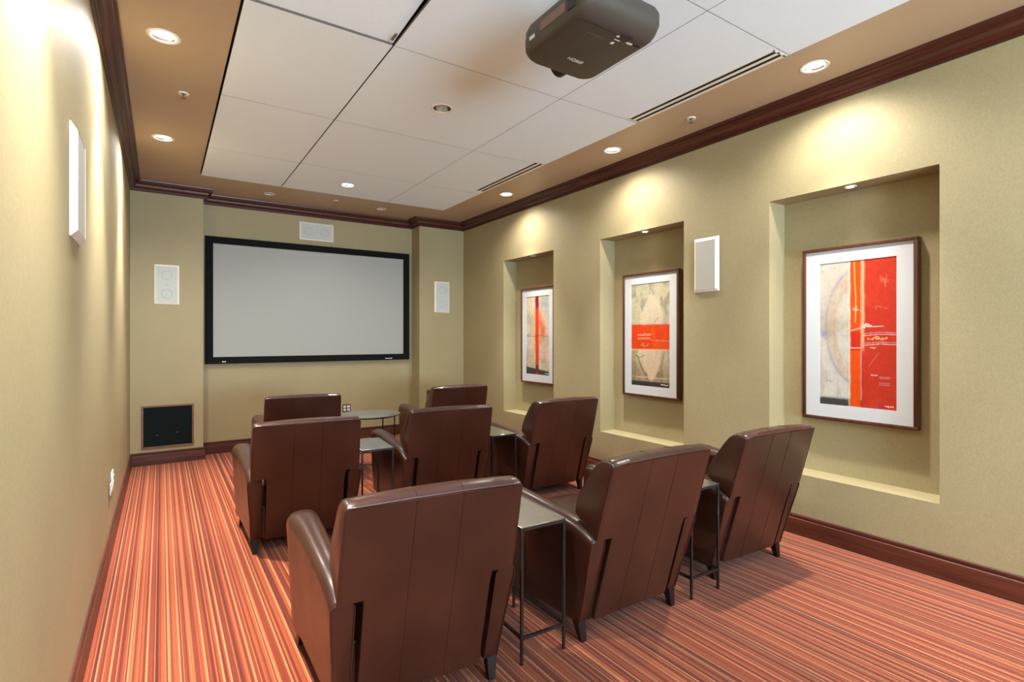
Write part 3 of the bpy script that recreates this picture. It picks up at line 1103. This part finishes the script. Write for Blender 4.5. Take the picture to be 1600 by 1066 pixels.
def build_chair(t):
    lm = M['leather']
    # backrest: one T-shaped upholstered shell
    R_ = [0.085, 0.16, 0.30, 0.46, 0.497, 0.56, 0.66, 0.76, 0.82, 0.838]
    rearz = R_
    inner_tail = [(-0.262, 0.640), (-0.240, 0.580), (-0.215, 0.500), (-0.200, 0.410), (-0.275, 0.30), (yr(0.16) + 0.07, 0.16), (yr(0.085) + 0.055, 0.085)]
    ear_tail = [(-0.262, 0.640), (-0.250, 0.582), (-0.275, 0.566), (-0.310, 0.548), (-0.345, 0.530), (-0.378, 0.510), (yr(0.497) + 0.008, 0.4975)]
    top = [(-0.492, 0.851), (-0.462, 0.857), (-0.425, 0.852), (-0.392, 0.832), (-0.355, 0.790), (-0.315, 0.735), (-0.282, 0.685)]

    def prof(x, ear, ins):
        u = abs(x) / 0.328
        crown = 0.010 * (1 - u * u)
        pts = []
        for z in rearz:
            zz = max(z, 0.497) if ear else z
            pts.append((yr(zz), zz))
        pts += [(y + crown * 0.6, z + crown) for y, z in top]
        for k, (y, z) in enumerate(ear_tail if ear else inner_tail):
            pts.append((y + (crown if k < 2 else 0), z))
        if ins:
            cy = sum(p[0] for p in pts) / len(pts)
            cz = sum(p[1] for p in pts) / len(pts)
            q = []
            for y, z in pts:
                d = math.hypot(y - cy, z - cz)
                k = max(0.0, 1 - ins / max(d, 1e-6))
                q.append((cy + (y - cy) * k, cz + (z - cz) * k))
            pts = q
        return pts

    half = [(0.328, True, 0.016), (0.3265, True, 0.008), (0.322, True, 0.003), (0.314, True, 0.0), (0.29, True, 0), (0.262, True, 0), (0.240, True, 0),
            (0.239, False, -2), (0.236, False, -3), (0.228, False, 0), (0.20, False, 0), (0.15, False, 0), (0.11, False, 0), (0.0878, False, 0), (0.0865, False, -1), (0.0852, False, 0), (0.05, False, 0), (0.0, False, 0)]
    st = [(-x, e, i) for x, e, i in half] + [(x, e, i) for x, e, i in reversed(half[:-1])]
    bm = bmesh.new()
    secs = []
    for x, e, i in st:
        p = prof(x, e, max(i, 0))
        if i in (-2, -3):   # soft side edge of the part between the arms
            q = 0.006 if i == -2 else 0.0015
            p = [(y + q, max(z, 0.085 + q)) if z < 0.49 and y < -0.24 and k < 5 else (y, z) for k, (y, z) in enumerate(p)]
        if i == -1:      # sewn seam: a small groove down the back and over the top
            p = [(y - 0.0022, z) if k < 10 else ((y, z + 0.002) if k < 13 else (y, z)) for k, (y, z) in enumerate(p)]
        secs.append([(x * (1 - 0.03 * max(0, (z - 0.55) / 0.3)), y, z) for y, z in p])
    loft(bm, secs)
    bmesh.ops.remove_doubles(bm, verts=bm.verts, dist=2e-5)
    bk = finish('backrest', bm, lm, t, 38)
    bm = bmesh.new()
    pts = []
    for z in (0.50, 0.60, 0.72, 0.80, 0.832):
        pts.append((-0.325 * (1 - 0.03 * max(0, (z - 0.55) / 0.3)), yr(z) + 0.004, z))
    pts += [(-0.306, yr(0.842), 0.842), (-0.27, yr(0.845), 0.844), (-0.1, yr(0.847), 0.848)]
    pts = pts + [(-x, y, z) for x, y, z in reversed(pts)]
    tube(bm, pts, 0.0038, 8)
    finish('piping', bm, lm, bk, 60)
    # arms
    for s in (-1, 1):
        bm = bmesh.new()
        fs = [(0.0, 0.006), (0.004, 0.001), (0.02, 0.0), (0.08, 0), (0.16, 0), (0.28, 0), (0.42, 0), (0.58, 0), (0.74, 0), (0.88, 0), (0.955, 0.002), (0.978, 0.008), (0.992, 0.018), (1.0, 0.032)]
        loft(bm, [arm_section(f, i, s) for f, i in fs])
        am = finish('armrest', bm, lm, t, 50)
        bm = bmesh.new()
        sec = [Vector(p) for p in arm_section(0.0, 0.002, s)]
        tube(bm, [(p.x, p.y - 0.0005, p.z) for p in sec], 0.0030, 6)
        finish('piping', bm, lm, am, 60)
    # seat
    bm = bmesh.new()
    secs = []
    for y, ins in ((-0.24, 0.0), (-0.1, 0), (0.1, 0), (0.3, 0), (0.372, 0.001), (0.392, 0.008), (0.404, 0.022), (0.408, 0.040)):
        ring = []
        for k in range(13):
            x = -0.262 + 0.524 * k / 12
            u = x / 0.262
            edge = 0.016 * u ** 6
            ring.append((x * (1 - ins * 0.6), y, 0.430 - edge + 0.008 * (1 - u * u) - ins))
        ring += [(0.262 * (1 - ins * 0.6), y, 0.29 + ins), (-0.262 * (1 - ins * 0.6), y, 0.29 + ins)]
        secs.append(ring)
    loft(bm, secs)
    finish('seat_cushion', bm, lm, t, 50)
    boxo('seat_base', (-0.264, 0.264, -0.27, 0.392, 0.088, 0.296), lm, t, 0.012, 2)
    for s in (-1, 1):
        for (tx, ty), (bx, by) in (((0.303, -0.252), (0.297, -0.278)), ((0.335, 0.335), (0.345, 0.352))):
            bm = bmesh.new()
            secs = []
            for k, (z, h) in enumerate(((0.105, 0.022), (0.06, 0.019), (0.006, 0.0135), (0.0, 0.0125))):
                f = 1 - z / 0.105
                cx, cy = s * (tx + (bx - tx) * f), ty + (by - ty) * f
                secs.append([(cx - h, cy - h, z), (cx + h, cy - h, z), (cx + h, cy + h, z), (cx - h, cy + h, z)])
            loft(bm, secs)
            finish('leg', bm, M['leg'], t)


build_chair(CHAIR)
GC = 'brown leather armchairs in rows facing the screen'
CHAIRS = [
    (0.839, 2.136, -5.1, 'brown leather armchair nearest the camera, its whole back seen, left of the near row'),
    (1.895, 2.105, -0.5, 'brown leather armchair in the middle of the near row, between two narrow steel tables'),
    (2.943, 2.149, -2.7, 'brown leather armchair at the right end of the near row, below the large red picture'),
    (0.810, 3.972, -4.0, 'brown leather armchair at the left of the middle row, beside the open aisle'),
    (1.848, 4.001, -5.3, 'brown leather armchair in the middle of the middle row, in front of the round table'),
    (2.880, 3.955, -1.3, 'brown leather armchair at the right of the middle row, below the orange band picture'),
    (1.120, 5.481, -6.2, 'brown leather armchair in the far row, left of the round table under the screen'),
    (2.712, 5.544, -2.7, 'brown leather armchair in the far row, right of the round table, by the right pier'),
]
for k, (x, y, d, lb) in enumerate(CHAIRS):
    c = CHAIR if k == 0 else copy_tree(CHAIR)
    c.location = (x, y, 0)
    c.rotation_euler = (0, 0, math.radians(d))
    tag(c, lb, 'armchair', GC)

# ------------------------------------------------------------------ narrow steel side tables
TW, TD, TH = 0.232, 0.432, 0.580


def build_table():
    t = thing('side_table', '', 'side table')
    X, Y, r = TW / 2, TD / 2, 0.006
    boxo('tabletop', (-X, X, -Y, Y, TH - 0.005, TH), M['steeltop'], t, 0.0015, 1)
    for sx in (-1, 1):
        for sy in (-1, 1):
            cx, cy = sx * (X - r), sy * (Y - r)
            boxo('leg', (cx - r, cx + r, cy - r, cy + r, 0, TH - 0.005), M['steel'], t, 0.001, 1)
    for z, nm in ((TH - 0.011, 'top_rail'), (0.110, 'stretcher')):
        for s in (-1, 1):
            boxo(nm, (-X + 2 * r, X - 2 * r, s * (Y - r) - r, s * (Y - r) + r, z - r, z + r), M['steel'], t)
            boxo(nm, (s * (X - r) - r, s * (X - r) + r, -Y + 2 * r, Y - 2 * r, z - r, z + r), M['steel'], t)
    return t


TB = build_table()
# right-hand near corner, turn, label
TABLES = [
    (1.490, 1.822, -2.0, 'narrow dark steel side table between the two nearest armchairs'),
    (2.550, 1.792, -1.0, 'narrow dark steel side table between the middle and right armchairs of the near row'),
    (1.411, 3.690, -5.0, 'narrow dark steel side table between the left and middle armchairs of the middle row'),
    (2.468, 3.660, -2.0, 'narrow dark steel side table between the middle and right armchairs of the middle row'),
]
for k, (x, y, d, lb) in enumerate(TABLES):
    c = TB if k == 0 else copy_tree(TB)
    a = math.radians(d)
    ox, oy = -TW / 2, TD / 2
    c.location = (x + ox * math.cos(a) - oy * math.sin(a), y + ox * math.sin(a) + oy * math.cos(a), 0)
    c.rotation_euler = (0, 0, a)
    tag(c, lb, 'side table', 'narrow steel tables between the armchairs')

# round table in front of the screen
t = thing('round_table', 'round dark steel side table in the far row, below the screen', 'side table', (1.825, 5.455, 0))
bm = bmesh.new()
lathe(bm, [(0.305, TH - 0.010), (0.310, TH - 0.008), (0.310, TH - 0.002), (0.306, TH)], n=64, cap0=True, cap1=True)
finish('tabletop', bm, M['steeltop'], t, 40)
a0 = math.radians(-18.6 + 26)
bm = bmesh.new()
tube(bm, [(0.285 * math.cos(2 * PI * k / 48), 0.285 * math.sin(2 * PI * k / 48), TH - 0.016) for k in range(48)], 0.006, 8, True)
finish('top_rail', bm, M['steel'], t, 60)
bm = bmesh.new()
tube(bm, [(0.285 * math.cos(2 * PI * k / 48), 0.285 * math.sin(2 * PI * k / 48), 0.11) for k in range(48)], 0.006, 8, True)
finish('stretcher', bm, M['steel'], t, 60)
for k in range(4):
    a = a0 + k * PI / 2
    bm = bmesh.new()
    tube(bm, [(0.285 * math.cos(a), 0.285 * math.sin(a), 0.0), (0.285 * math.cos(a), 0.285 * math.sin(a), TH - 0.008)], 0.0065, 10)
    finish('leg', bm, M['steel'], t, 60)
